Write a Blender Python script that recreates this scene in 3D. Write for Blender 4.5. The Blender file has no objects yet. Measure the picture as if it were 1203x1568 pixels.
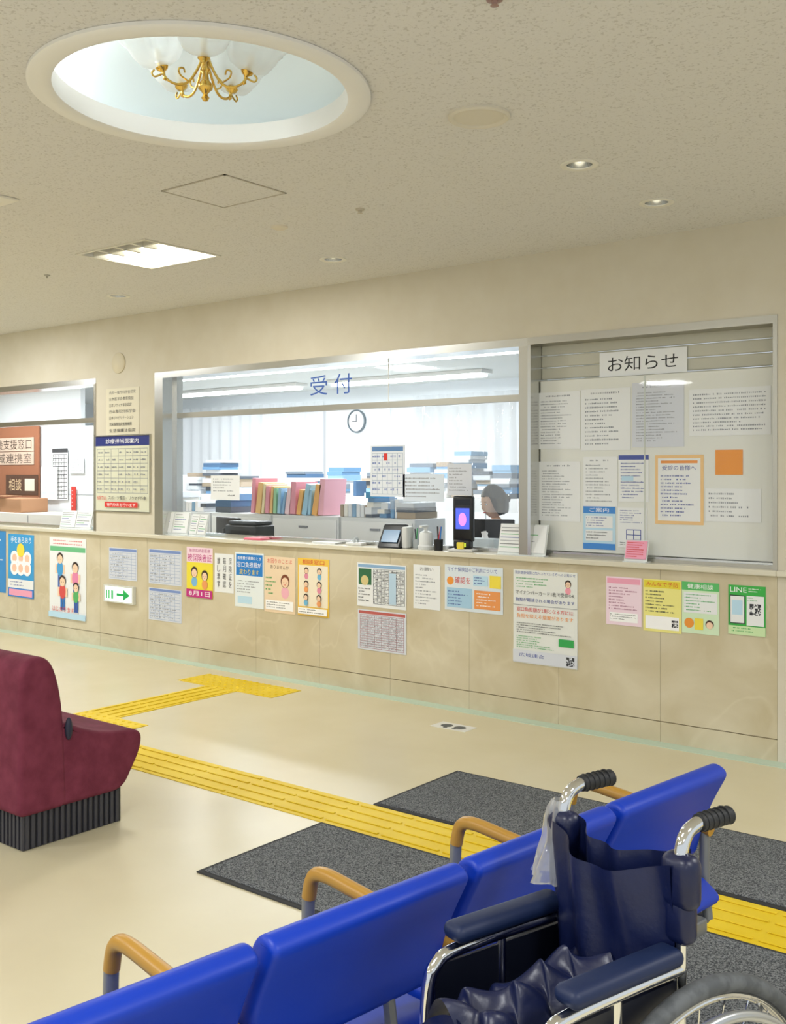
import bpy, bmesh, math, random
from mathutils import Matrix, Vector
random.seed(7)
scene=bpy.context.scene
# ---------------------------------------------------------------- camera calibration
F=1579.0; CU=601.5; HV=724.0; CAMZ=1.45
YAW=math.radians(38.33)
SY,CY=math.sin(YAW),math.cos(YAW)
D=5.25; CEIL=2.731
def rdir(u):
    a=(u-CU)/F
    return (-SY+CY*a, CY+SY*a)
def wx(u,y=D):
    d=rdir(u); return y*d[0]/d[1]
def wz(u,v,y=D):
    d=rdir(u); return CAMZ+(HV-v)*(y/d[1])/F
def hp(u,v,z=0.0):
    t=(z-CAMZ)*F/(HV-v); d=rdir(u); return (t*d[0],t*d[1])
cam=bpy.data.cameras.new("camera"); camo=bpy.data.objects.new("camera",cam)
scene.collection.objects.link(camo); scene.camera=camo
camo.location=(0,0,CAMZ); camo.rotation_euler=(math.pi/2,0,YAW)
cam.sensor_fit='VERTICAL'; cam.sensor_height=36; cam.sensor_width=36; cam.lens=36*F/1568
cam.shift_y=-60/1568; cam.clip_start=0.05
scene.view_settings.view_transform='Standard'
scene.view_settings.exposure=0
# ---------------------------------------------------------------- materials
def lin(h):
    h=h.lstrip('#'); o=[]
    for i in (0,2,4):
        c=int(h[i:i+2],16)/255
        o.append(c/12.92 if c<=0.04045 else ((c+0.055)/1.055)**2.4)
    return (*o,1)
MATS={}
def M(hexc,rough=0.6,metal=0.0,emit=0.0,name=None,spec=0.5,coat=0,alpha=1,trans=0):
    key=(hexc,rough,metal,emit,name,spec,coat,trans)
    if key in MATS: return MATS[key]
    m=bpy.data.materials.new(name or "mat_"+hexc); m.use_nodes=True
    b=m.node_tree.nodes["Principled BSDF"]
    b.inputs["Base Color"].default_value=lin(hexc); b.inputs["Roughness"].default_value=rough
    b.inputs["Metallic"].default_value=metal
    b.inputs["Specular IOR Level"].default_value=spec
    b.inputs["Coat Weight"].default_value=coat
    b.inputs["Transmission Weight"].default_value=trans
    if emit>0:
        b.inputs["Emission Color"].default_value=lin(hexc); b.inputs["Emission Strength"].default_value=emit
    MATS[key]=m; return m
def noisemat(name,c1,c2,scale,rough=0.6,bump=0.0,bscale=None,lo=0.4,hi=0.6,detail=4,metal=0,spec=0.5,bdist=0.01,dist=0.0,stretch=None):
    m=bpy.data.materials.new(name); m.use_nodes=True; nt=m.node_tree; N=nt.nodes; Lk=nt.links
    b=N["Principled BSDF"]; b.inputs["Roughness"].default_value=rough; b.inputs["Metallic"].default_value=metal
    b.inputs["Specular IOR Level"].default_value=spec
    g=N.new("ShaderNodeNewGeometry"); mp=N.new("ShaderNodeMapping")
    Lk.new(g.outputs["Position"],mp.inputs["Vector"])
    if stretch: mp.inputs["Scale"].default_value=stretch
    n=N.new("ShaderNodeTexNoise"); n.inputs["Scale"].default_value=scale; n.inputs["Detail"].default_value=detail
    n.inputs["Distortion"].default_value=dist
    Lk.new(mp.outputs[0],n.inputs["Vector"])
    r=N.new("ShaderNodeValToRGB"); r.color_ramp.elements[0].position=lo; r.color_ramp.elements[1].position=hi
    r.color_ramp.elements[0].color=lin(c1); r.color_ramp.elements[1].color=lin(c2)
    Lk.new(n.outputs["Fac"],r.inputs["Fac"]); Lk.new(r.outputs["Color"],b.inputs["Base Color"])
    if bump>0:
        n2=N.new("ShaderNodeTexNoise"); n2.inputs["Scale"].default_value=bscale or scale; n2.inputs["Detail"].default_value=3
        Lk.new(mp.outputs[0],n2.inputs["Vector"])
        bp=N.new("ShaderNodeBump"); bp.inputs["Strength"].default_value=bump; bp.inputs["Distance"].default_value=bdist
        Lk.new(n2.outputs["Fac"],bp.inputs["Height"]); Lk.new(bp.outputs[0],b.inputs["Normal"])
    return m
m_ceil=noisemat("ceiling_rockwool","#c9c6c1","#dfddda",95,0.9,0.4,95,0.33,0.44,3,spec=0.1,bdist=0.005)
m_wall=noisemat("wall_plaster","#d4ccb8","#d9d2c0",6,0.75,0.1,120,0.3,0.7,spec=0.2,bdist=0.002)
m_floor=noisemat("floor_vinyl","#d4caaa","#dad1b3",2.2,0.27,0.0,None,0.3,0.7,spec=0.45)
m_mint=M("#c3d8c6",0.35,name="mint_vinyl")
m_marble=bpy.data.materials.new("beige_marble"); m_marble.use_nodes=True
def _marble(m):
    nt=m.node_tree;N=nt.nodes;L=nt.links;b=N["Principled BSDF"];b.inputs["Roughness"].default_value=0.2;b.inputs["Specular IOR Level"].default_value=0.35
    g=N.new("ShaderNodeNewGeometry")
    n=N.new("ShaderNodeTexNoise");n.inputs["Scale"].default_value=2.6;n.inputs["Detail"].default_value=7;n.inputs["Distortion"].default_value=.8
    L.new(g.outputs["Position"],n.inputs["Vector"])
    r=N.new("ShaderNodeValToRGB");e=r.color_ramp.elements
    e[0].position=.3;e[0].color=lin("#c6b999");e[1].position=.7;e[1].color=lin("#d9cfb5")
    L.new(n.outputs["Fac"],r.inputs["Fac"])
    n2=N.new("ShaderNodeTexNoise");n2.inputs["Scale"].default_value=.7;n2.inputs["Detail"].default_value=5;n2.inputs["Distortion"].default_value=.7
    L.new(g.outputs["Position"],n2.inputs["Vector"])
    r2=N.new("ShaderNodeValToRGB");e=r2.color_ramp.elements
    e[0].position=.49;e[0].color=(0,0,0,1);e[1].position=.51;e[1].color=(0,0,0,1)
    x=e.new(.5);x.color=(1,1,1,1)
    L.new(n2.outputs["Fac"],r2.inputs["Fac"])
    mx=N.new("ShaderNodeMix");mx.data_type='RGBA'
    mm=N.new("ShaderNodeMath");mm.operation='MULTIPLY';mm.inputs[1].default_value=.25
    L.new(r2.outputs["Color"],mm.inputs[0]);L.new(mm.outputs[0],mx.inputs["Factor"])
    L.new(r.outputs["Color"],mx.inputs["A"]);mx.inputs["B"].default_value=lin("#e8dfc6")
    L.new(mx.outputs["Result"],b.inputs["Base Color"])
_marble(m_marble)
m_steel=M("#d4d4d0",0.22,1.0,name="stainless_steel")
m_steel2=M("#b4b0a4",0.35,1.0,name="brushed_steel")
m_chrome=M("#dedede",0.08,1.0,name="chrome")
m_brass=M("#d9b45e",0.2,1.0,name="brass")
m_white=M("#ecebe6",0.5,name="white_paint")
m_blk=M("#111214",0.35,name="black_plastic")
m_rub=M("#1b1c1e",0.6,name="black_rubber")
def glassmat(name,refl=1.0,tint=(1,1,1,1),white=0.0):
    m=bpy.data.materials.new(name);m.use_nodes=True;nt=m.node_tree;N=nt.nodes;L=nt.links
    N.remove(N["Principled BSDF"]);o=N["Material Output"]
    t=N.new("ShaderNodeBsdfTransparent");t.inputs[0].default_value=tint
    g=N.new("ShaderNodeBsdfGlossy");g.inputs["Roughness"].default_value=0.03
    lw=N.new("ShaderNodeLayerWeight");lw.inputs[0].default_value=.5
    pw=N.new("ShaderNodeMath");pw.operation='POWER';pw.inputs[1].default_value=4.0;L.new(lw.outputs["Facing"],pw.inputs[0])
    mm=N.new("ShaderNodeMath");mm.operation='MULTIPLY_ADD';mm.inputs[1].default_value=.8*refl;mm.inputs[2].default_value=.04*refl
    L.new(pw.outputs[0],mm.inputs[0])
    x=N.new("ShaderNodeMixShader");L.new(mm.outputs[0],x.inputs[0]);L.new(t.outputs[0],x.inputs[1]);L.new(g.outputs[0],x.inputs[2])
    if white>0:
        d=N.new("ShaderNodeBsdfDiffuse");d.inputs[0].default_value=(.9,.92,.93,1)
        tl=N.new("ShaderNodeBsdfTranslucent");tl.inputs[0].default_value=(.9,.92,.93,1)
        a=N.new("ShaderNodeMixShader");a.inputs[0].default_value=.5;L.new(d.outputs[0],a.inputs[1]);L.new(tl.outputs[0],a.inputs[2])
        y=N.new("ShaderNodeMixShader");y.inputs[0].default_value=white
        L.new(x.outputs[0],y.inputs[1]);L.new(a.outputs[0],y.inputs[2]);L.new(y.outputs[0],o.inputs[0])
    else: L.new(x.outputs[0],o.inputs[0])
    return m
m_glass=glassmat("window_glass",1.0)
m_vinyl=glassmat("clear_vinyl",1.6,white=0.24)
m_shade=glassmat("frosted_glass",1.5,white=0.5)
m_sheer=glassmat("sheer_curtain",0.0,white=0.8)
m_bag=glassmat("plastic_bag",3.0,white=0.28)
# ---------------------------------------------------------------- mesh builder
_txt={}
def glyphs(s,res=2):
    k=(s,res)
    if k in _txt: return _txt[k]
    c=bpy.data.curves.new("t","FONT"); c.body=s; c.size=1; c.resolution_u=res; c.align_x='LEFT'
    o=bpy.data.objects.new("t",c); scene.collection.objects.link(o)
    bpy.context.view_layer.update()
    dg=bpy.context.evaluated_depsgraph_get()
    me=bpy.data.meshes.new_from_object(o.evaluated_get(dg))
    vs=[(v.co.x,v.co.y) for v in me.vertices]; fs=[tuple(p.vertices) for p in me.polygons]
    bpy.data.objects.remove(o); bpy.data.curves.remove(c); bpy.data.meshes.remove(me)
    if vs:
        x0=min(v[0] for v in vs);x1=max(v[0] for v in vs);y0=min(v[1] for v in vs);y1=max(v[1] for v in vs)
    else: x0=y0=0;x1=y1=1
    _txt[k]=(vs,fs,x0,x1,y0,y1); return _txt[k]
def smooth_path(pts,k=6):
    P=[Vector(p) for p in pts]
    if len(P)<3: return P
    out=[]
    for i in range(len(P)-1):
        p0=P[max(i-1,0)];p1=P[i];p2=P[i+1];p3=P[min(i+2,len(P)-1)]
        for j in range(k):
            t=j/k
            out.append(0.5*((2*p1)+(p2-p0)*t+(2*p0-5*p1+4*p2-p3)*t*t+(3*p1-p0-3*p2+p3)*t**3))
    out.append(P[-1]); return out
class MB:
    def __init__(s,name,mtx=None):
        s.name=name;s.v=[];s.f=[];s.m=[];s.mats=[];s.M=mtx or Matrix.Identity(4)
    def mi(s,m):
        if m not in s.mats: s.mats.append(m)
        return s.mats.index(m)
    def add(s,vs,fs,m,T=None):
        n=len(s.v);X=s.M@T if T is not None else s.M
        s.v+= [tuple(X@Vector(v)) for v in vs]; i=s.mi(m)
        for f in fs: s.f.append(tuple(n+a for a in f)); s.m.append(i)
    def box(s,a,b,m,T=None):
        x0,y0,z0=a;x1,y1,z1=b
        s.add([(x0,y0,z0),(x1,y0,z0),(x1,y1,z0),(x0,y1,z0),(x0,y0,z1),(x1,y0,z1),(x1,y1,z1),(x0,y1,z1)],
          [(3,2,1,0),(4,5,6,7),(0,1,5,4),(1,2,6,5),(2,3,7,6),(3,0,4,7)],m,T)
    def rbox(s,a,b,r,m,T=None,n=3):
        bm=bmesh.new();bmesh.ops.create_cube(bm,size=1)
        c=[(a[i]+b[i])/2 for i in range(3)];d=[abs(b[i]-a[i]) for i in range(3)]
        for v in bm.verts: v.co=Vector((c[0]+v.co.x*d[0],c[1]+v.co.y*d[1],c[2]+v.co.z*d[2]))
        bmesh.ops.bevel(bm,geom=list(bm.edges),offset=min(r,min(d)*.49),segments=n,profile=.5,affect='EDGES')
        bm.verts.index_update()
        s.add([tuple(v.co) for v in bm.verts],[tuple(v.index for v in f.verts) for f in bm.faces],m,T);bm.free()
    def quad(s,p,m,T=None): s.add(p,[(0,1,2,3)],m,T)
    def tube(s,pts,r,m,seg=10,k=6,caps=True,T=None,closed=False,flat=1.0):
        P=smooth_path(pts,k) if k>1 else [Vector(p) for p in pts]
        n=len(P);vs=[];up=None
        rr=r if callable(r) else (lambda t:r)
        for i,p in enumerate(P):
            d=(P[min(i+1,n-1)]-P[max(i-1,0)])
            if d.length<1e-9: d=Vector((0,0,1))
            d.normalize()
            if up is None:
                up=Vector((0,0,1)) if abs(d.z)<.9 else Vector((1,0,0))
            up=(up-d*up.dot(d)).normalized();sd=d.cross(up)
            R=rr(i/(n-1))
            for j in range(seg):
                a=2*math.pi*j/seg
                vs.append(tuple(p+up*math.cos(a)*R*flat+sd*math.sin(a)*R))
        fs=[]
        for i in range(n-1):
            for j in range(seg):
                a=i*seg+j;b=i*seg+(j+1)%seg
                fs.append((a,b,b+seg,a+seg))
        if caps: fs.append(tuple(range(seg))[::-1]);fs.append(tuple((n-1)*seg+j for j in range(seg)))
        s.add(vs,fs,m,T)
    def cyl(s,p0,p1,r,m,seg=16,T=None): s.tube([p0,p1],r,m,seg,1,T=T)
    def lathe(s,prof,c,m,seg=32,T=None,mod=None):
        vs=[];n=len(prof)
        for i,(r,z) in enumerate(prof):
            for j in range(seg):
                a=2*math.pi*j/seg;R=r*(mod(a,i/(n-1)) if mod else 1)
                vs.append((c[0]+R*math.cos(a),c[1]+R*math.sin(a),c[2]+z))
        fs=[(i*seg+j,i*seg+(j+1)%seg,(i+1)*seg+(j+1)%seg,(i+1)*seg+j) for i in range(n-1) for j in range(seg)]
        s.add(vs,fs,m,T)
    def torus(s,c,R,r,m,T=None,seg=48,rs=10,axis='X',flat=1.0):
        vs=[]
        for i in range(seg):
            a=2*math.pi*i/seg
            for j in range(rs):
                b=2*math.pi*j/rs
                q=R+r*math.cos(b);h=r*math.sin(b)*flat
                if axis=='X': vs.append((c[0]+h,c[1]+q*math.cos(a),c[2]+q*math.sin(a)))
                else: vs.append((c[0]+q*math.cos(a),c[1]+q*math.sin(a),c[2]+h))
        fs=[(i*rs+j,((i+1)%seg)*rs+j,((i+1)%seg)*rs+(j+1)%rs,i*rs+(j+1)%rs) for i in range(seg) for j in range(rs)]
        s.add(vs,fs,m,T)
    def ball(s,c,r,m,T=None,seg=16,rg=10):
        if not hasattr(r,'__len__'): r=(r,r,r)
        vs=[];
        for i in range(rg+1):
            p=math.pi*i/rg
            for j in range(seg):
                a=2*math.pi*j/seg
                vs.append((c[0]+r[0]*math.sin(p)*math.cos(a),c[1]+r[1]*math.sin(p)*math.sin(a),c[2]+r[2]*math.cos(p)))
        fs=[(i*seg+j,i*seg+(j+1)%seg,(i+1)*seg+(j+1)%seg,(i+1)*seg+j) for i in range(rg) for j in range(seg)]
        s.add(vs,fs,m,T)
    def grid(s,fn,nu,nv,m,T=None):
        vs=[fn(i/nu,j/nv) for i in range(nu+1) for j in range(nv+1)]
        fs=[(i*(nv+1)+j,(i+1)*(nv+1)+j,(i+1)*(nv+1)+j+1,i*(nv+1)+j+1) for i in range(nu) for j in range(nv)]
        s.add(vs,fs,m,T)
    def prof(s,pts,a0,a1,m,axis='X',r=.02,n=4,T=None):
        """extrude 2-D profile along an axis with rounded ends"""
        P=[Vector(p) for p in pts];N=len(P)
        area=sum(P[i].x*P[(i+1)%N].y-P[(i+1)%N].x*P[i].y for i in range(N))
        sg=1 if area>0 else -1
        nr=[]
        for i in range(N):
            d=(P[(i+1)%N]-P[i-1]).normalized(); nr.append(Vector((d.y,-d.x))*sg)
        rings=[(a0+r*(1-math.cos(math.pi/2*k/n)), r*(1-math.sin(math.pi/2*k/n))) for k in range(n+1)]
        rings=rings+[(a1-(x-a0),i) for x,i in reversed(rings)]
        vs=[]
        for x,ins in rings:
            for i in range(N):
                q=P[i]-nr[i]*ins
                vs.append((x,q.x,q.y) if axis=='X' else (q.x,x,q.y))
        R=len(rings)
        fs=[(i*N+j,i*N+(j+1)%N,(i+1)*N+(j+1)%N,(i+1)*N+j) for i in range(R-1) for j in range(N)]
        fs.append(tuple(range(N))[::-1]);fs.append(tuple((R-1)*N+j for j in range(N)))
        s.add(vs,fs,m,T)
    def done(s,ang=40,recalc=True,smooth=True):
        me=bpy.data.meshes.new(s.name);me.from_pydata(s.v,[],s.f)
        for m in s.mats: me.materials.append(m)
        me.polygons.foreach_set("material_index",s.m)
        if recalc:
            bm=bmesh.new();bm.from_mesh(me);bmesh.ops.recalc_face_normals(bm,faces=bm.faces);bm.to_mesh(me);bm.free()
        if smooth:
            me.polygons.foreach_set("use_smooth",[True]*len(me.polygons))
            me.set_sharp_from_angle(angle=math.radians(ang))
        me.update()
        o=bpy.data.objects.new(s.name,me);scene.collection.objects.link(o);return o
def roundpoly(pts,r,n=4):
    P=[Vector(p) for p in pts];N=len(P);out=[]
    for i in range(N):
        a=P[i-1];b=P[i];c=P[(i+1)%N];R=r[i] if hasattr(r,'__len__') else r
        d1=min(R,(a-b).length*.48);d2=min(R,(c-b).length*.48)
        s0=b+(a-b).normalized()*d1;s1=b+(c-b).normalized()*d2
        for k in range(n+1):
            t=k/n;out.append(s0*(1-t)**2+b*2*t*(1-t)+s1*t*t)
    return out
class Flat(MB):
    """printed sheet standing/hanging in the plane y=const, facing -y"""
    def __init__(s,name,x0,x1,z0,z1,y,paper,th=.002):
        super().__init__(name);s.x0,s.x1,s.z0,s.z1,s.y=x0,x1,z0,z1,y
        s.W=x1-x0;s.H=z1-z0;s.l=0
        if paper: s.box((x0,y-th,z0),(x1,y,z1),paper)
        s.yf=y-th
    def p(s,a,b): return (s.x0+a*s.W,s.yf-s.l,s.z1-b*s.H)
    def R(s,a0,b0,a1,b1,m):
        s.l+=.00025;s.quad([s.p(a0,b1),s.p(a1,b1),s.p(a1,b0),s.p(a0,b0)],m)
    def O(s,a,b,r,m,ry=None,n=20):
        s.l+=.00025;ry=ry or r*s.W/s.H
        s.add([s.p(a+r*math.cos(2*math.pi*i/n),b-ry*math.sin(2*math.pi*i/n)) for i in range(n)],[tuple(range(n))],m)
    def T(s,txt,a0,b0,a1,b1,m,res=2):
        vs,fs,x0,x1,y0,y1=glyphs(txt,res);s.l+=.00025
        s.add([s.p(a0+(x-x0)/(x1-x0)*(a1-a0),b1+(y-y0)/(y1-y0)*(b0-b1)) for x,y in vs],fs,m)
    def V(s,txt,a0,b0,a1,b1,m):
        n=len(txt)
        for i,c in enumerate(txt):
            if c!=' ': s.T(c,a0,b0+(b1-b0)*i/n,a1,b0+(b1-b0)*(i+.85)/n,m)
    def L(s,a0,b0,a1,b1,n,m,fill=.85,dens=.9,ragged=True):
        s.l+=.00025;ph=(b1-b0)/n
        for i in range(n):
            h=min(ph*.42,.012/s.H*1.3);cw=h*s.H/s.W*1.1
            e=a0+(a1-a0)*(random.uniform(.45,1) if ragged else 1);x=a0
            b=b0+i*ph+ph*.2
            while x+cw<e:
                if random.random()<dens:
                    k=cw*random.uniform(.45,.75)
                    o=random.uniform(0,.35)*h
                    s.quad([s.p(x,b+h-o*.3),s.p(x+k,b+h-o*.3),s.p(x+k,b+o),s.p(x,b+o)],m)
                x+=cw
    def G(s,a0,b0,a1,b1,nc,nr,m,lw=.004):
        s.l+=.00025
        wx_=lw/s.W;wy=lw/s.H
        for i in range(nc+1):
            x=a0+(a1-a0)*i/nc;s.quad([s.p(x-wx_/2,b1),s.p(x+wx_/2,b1),s.p(x+wx_/2,b0),s.p(x-wx_/2,b0)],m)
        for i in range(nr+1):
            y=b0+(b1-b0)*i/nr;s.quad([s.p(a0,y+wy/2),s.p(a1,y+wy/2),s.p(a1,y-wy/2),s.p(a0,y-wy/2)],m)
    def QR(s,a,b,w,m):
        s.l+=.00025;n=11;h=w*s.W/s.H
        for i in range(n):
            for j in range(n):
                cor=(i<3 and j<3) or (i>7 and j<3) or (i<3 and j>7)
                if cor or random.random()<.5:
                    s.quad([s.p(a+w*i/n,b+h*(j+1)/n),s.p(a+w*(i+1)/n,b+h*(j+1)/n),s.p(a+w*(i+1)/n,b+h*j/n),s.p(a+w*i/n,b+h*j/n)],m)
    def person(s,a,b,h,shirt,hair="#3a2a22",pants="#3b5fae",bust=False):
        r=h*.14*s.H/s.W
        if bust:
            s.O(a,b+h*.78,r*1.5,M(shirt),ry=h*.24)
            s.O(a,b+h*.33,r*1.7,M(hair),ry=h*.27);s.O(a,b+h*.38,r*1.35,M("#f6d3b3"),ry=h*.2)
            s.O(a-r*.5,b+h*.38,r*.14,M("#222222"),n=8);s.O(a+r*.5,b+h*.38,r*.14,M("#222222"),n=8);s.O(a,b+h*.47,r*.25,M("#d0503c"),ry=h*.02,n=10)
            return
        s.R(a-r*.8,b+h*.55,a-r*.1,b+h,M(pants));s.R(a+r*.1,b+h*.55,a+r*.8,b+h,M(pants))
        s.R(a-r*1.7,b+h*.33,a-r*1.0,b+h*.6,M("#f6d3b3"));s.R(a+r*1.0,b+h*.33,a+r*1.7,b+h*.6,M("#f6d3b3"))
        s.O(a,b+h*.45,r*1.15,M(shirt),ry=h*.22)
        s.O(a,b+h*.13,r*1.15,M(hair));s.O(a,b+h*.17,r*.95,M("#f6d3b3"))
        s.O(a-r*.35,b+h*.17,r*.1,M("#222222"),n=8);s.O(a+r*.35,b+h*.17,r*.1,M("#222222"),n=8)
    def fin(s): return s.done(recalc=False,smooth=False)
K=M("#34363b",.7,name="ink_black");NV=M("#3a4ca0",.6,name="ink_navy");RD=M("#d9342b",.6,name="ink_red");GY=M("#8b8f96",.7,name="ink_grey")
BL=M("#2f86d8",.6,name="ink_blue");PW=M("#eef0f0",.6,name="paper_white");YL=M("#f6e04a",.6,name="ink_yellow");GN=M("#35a853",.6,name="ink_green")
PK=M("#f3a6bf",.6,name="ink_pink");OR=M("#f29a3a",.6,name="ink_orange");PC=M("#f5ead2",.6,name="paper_cream");PG=M("#d9dde6",.6,name="paper_grey");LB=M("#bfe0f3",.6,name="ink_lightblue");WH=M("#ffffff",.6,name="ink_white")
def sheet(name,u0,u1,vt,vb,y=D,paper=PW,eps=.001):
    x0,x1=wx(u0,y-eps),wx(u1,y-eps);zt,zb=wz(u0,vt,y-eps),wz(u0,vb,y-eps)
    return Flat(name,x0,x1,zb,zt,y-eps,paper)
# ================================================================ ROOM SHELL
XL,XR,YB=-14.0,3.5,-5.0
b=MB("floor");b.box((XL,YB,-.1),(XR,D,0),m_floor);b.done(smooth=False)
# ceiling with real cut-outs
DC=(-2.66,2.333);DR=.487;CT=.06
FX0,FX1,FY0,FY1=-5.18,-4.58,3.6,4.12
downs=[(hp(887,252,CEIL),.058),(hp(1005,310,CEIL),.06),(hp(510,397,CEIL),.058),(hp(181,453,CEIL),.062)]
b=MB("ceiling");b.box((XL,YB,CEIL),(XR,D+.2,CEIL+CT),m_ceil);ceil=b.done(smooth=False)
cut=MB("cut")
def cutcyl(x,y,r,seg=64):
    pts=[(x+r*math.cos(2*math.pi*i/seg),y+r*math.sin(2*math.pi*i/seg)) for i in range(seg)]
    cut.add([(px,py,CEIL-.05) for px,py in pts]+[(px,py,CEIL+.2) for px,py in pts],
      [tuple(range(seg))[::-1],tuple(range(seg,2*seg))]+[(i,(i+1)%seg,seg+(i+1)%seg,seg+i) for i in range(seg)],m_ceil)
cutcyl(DC[0],DC[1],DR+.01,96)
for (p,r) in downs: cutcyl(p[0],p[1],r,32)
cut.box((FX0,FY0,CEIL-.05),(FX1,FY1,CEIL+.2),m_ceil)
co=cut.done(smooth=False)
md=ceil.modifiers.new("b",'BOOLEAN');md.object=co;md.operation='DIFFERENCE';md.solver='EXACT'
bpy.context.view_layer.update()
me=bpy.data.meshes.new_from_object(ceil.evaluated_get(bpy.context.evaluated_depsgraph_get()))
ceil.modifiers.clear();ceil.data=me;bpy.data.objects.remove(co)
# front wall
WX0,WX1=wx(147),wx(237);NX1=wx(1190);MX=wx(808);ZH=2.232
LEDGE=.96
b=MB("wall_front")
b.box((XL,D,ZH),(XR,D+.2,CEIL),m_wall)
b.box((WX0,D,LEDGE),(WX1,D+.2,ZH),m_wall)
b.box((NX1,D,.0),(XR,D+.2,ZH),m_wall)
b.box((XL,D,LEDGE),(-11.0,D+.2,ZH),m_wall)
b.done(smooth=False)
b=MB("wall_left");b.box((XL-.15,YB,0),(XL,D,CEIL),m_wall);b.done(smooth=False)
# marble counter front
b=MB("reception_counter")
b.box((XL,D+.012,0),(NX1,D+.2,LEDGE-.03),M("#b5a684",.8,name="grout"))
x=NX1
pw=.62;seamz=[(0,.11),(.113,LEDGE-.03)]
xs=[NX1]
while x>XL: x-=pw;xs.append(max(x,XL))
for i in range(len(xs)-1):
    for z0,z1 in seamz:
        b.box((xs[i+1]+.001,D,z0+.001),(xs[i]-.001,D+.014,z1-.001),m_marble)
m_ledge=M("#dcd6c2",.25,name="counter_top")
b.rbox((XL,D-.025,LEDGE-.03),(NX1+.0,D+.42,LEDGE),.006,m_ledge)
b.done(smooth=False)
b=MB("trim_floor_border");b.box((XL,D-.10,.0),(XR,D,.002),m_mint);b.done(smooth=False)
b=MB("trim_counter_right");b.rbox((NX1,D-.025,LEDGE-.03),(XR,D,LEDGE),.006,m_ledge);b.done(smooth=False)
# ---------------------------------------------------------------- window frames
YG=D+.14
def frame(name,x0,x1,jambL,jambR,mull=[]):
    b=MB(name)
    b.box((x0,D-.004,ZH-.035),(x1,D+.19,ZH+.012),m_steel)       # head
    b.box((x0,D-.004,LEDGE),(x0+jambL,D+.19,ZH-.035),m_steel)
    b.box((x1-jambR,D-.004,LEDGE),(x1,D+.19,ZH-.035),m_steel2)
    b.box((x0+jambL,YG-.02,1.885),(x1-jambR,YG+.03,1.925),m_steel2)
    b.box((x0+jambL,YG-.02,LEDGE),(x1-jambR,YG+.03,LEDGE+.025),m_steel)
    for m_,w,z0,z1 in mull:
        b.box((m_-w/2,YG-.025,z0),(m_+w/2,YG+(.035 if w>.01 else -.02),z1),m_steel if w>.01 else m_white)
    b.quad([(x0+jambL,YG,LEDGE+.02),(x1-jambR,YG,LEDGE+.02),(x1-jambR,YG,ZH-.03),(x0+jambL,YG,ZH-.03)],m_glass)
    return b.done(smooth=False,recalc=False)
frame("window_1",-11.0,WX0,.03,.03,[(wx(-20,YG),.03,LEDGE,1.9)])
frame("window_2",WX1,MX,.10,.06,[(wx(272,YG),.04,LEDGE,ZH-.03),(wx(598,YG),.006,1.92,ZH-.03)])
# ---------------------------------------------------------------- notice board bay
b=MB("shutter_notice_board_frame")
b.box((MX,D-.004,ZH-.03),(NX1,D+.19,ZH+.012),m_steel2)
b.box((NX1-.022,D-.004,LEDGE),(NX1,D+.19,ZH-.03),m_steel2)
b.box((MX,D-.004,LEDGE),(MX+.02,D+.19,ZH-.03),m_steel)
sl=M("#c4c2b2",.45,name="shutter_slat")
z=1.5
while z<ZH-.03:
    b.rbox((MX+.02,D+.125,z),(NX1-.022,D+.145,z+.068),.006,sl,n=2);z+=.072
b.box((MX+.02,D+.13,LEDGE),(NX1-.022,D+.14,1.5),sl)
b.box((MX+.02,D+.06,LEDGE),(NX1-.022,D+.10,LEDGE+.03),m_steel)
b.box((MX+.02,D+.05,LEDGE),(NX1-.022,D+.056,LEDGE+.02),m_steel2)
b.done(smooth=False)
YN=D+.10
b=MB("notice_whiteboard");b.rbox((MX+.025,YN,LEDGE+.032),(NX1-.024,YN+.02,wz(812,585,YN)),.004,M("#e6e7df",.35,name="whiteboard"))
b.done(smooth=False)
b=MB("window_3")
xa=wx(838,D+.05);zt=wz(985,575,D+.05)
b.quad([(xa,D+.053,LEDGE+.02),(NX1-.03,D+.053,LEDGE+.02),(NX1-.03,D+.053,zt),(xa,D+.053,zt)],m_glass)
b.box((wx(985,D+.04),D+.046,LEDGE+.02),(wx(985,D+.04)+.004,D+.056,zt),M("#cfd4cc",.3,name="glass_edge"))
b.done(smooth=False,recalc=False)
f=sheet("notice_title_sign",918,1052,541,578,D+.12);f.T("お知らせ",.1,.2,.9,.8,M("#18191b",.6),res=4);f.fin()
# ---------------------------------------------------------------- papers on board
def para(f,hdr=True,n=14,col=K):
    if hdr: f.L(.2,.04,.8,.11,1,col,ragged=False)
    f.L(.08,.14,.92,.93,n,col)
f=sheet("notice_paper",823,888,602,688,YN);para(f,n=16,col=GY);f.fin()
f=sheet("notice_paper",890,965,597,690,YN);para(f,n=12,col=GY);f.fin()
f=sheet("notice_paper",968,1047,587,685,YN,PG);para(f,n=18,col=GY);f.fin()
f=sheet("notice_paper",1055,1180,597,668,YN);f.L(.05,.08,.95,.6,6,GY,ragged=False);f.L(.05,.6,.95,.92,4,GY);f.fin()
f=sheet("notice_paper",825,888,707,797,YN);para(f,n=18,col=GY);f.fin()
f=sheet("notice_paper",893,945,700,775,YN);para(f,n=12,col=GY);f.fin()
f=sheet("notice_paper",947,993,697,768,YN);f.R(0,0,1,.1,NV);f.L(.08,.15,.92,.95,12,NV);f.R(.1,.45,.5,.55,LB);f.fin()
f=sheet("notice_poster",1003,1077,697,802,YN,M("#f3c888",.6,name="paper_orange"));f.R(.06,.05,.94,.95,PW);f.R(.12,.08,.88,.12,OR);f.T("受診の皆様へ",.15,.15,.85,.22,NV);f.L(.12,.28,.88,.9,12,NV);f.fin()
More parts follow.
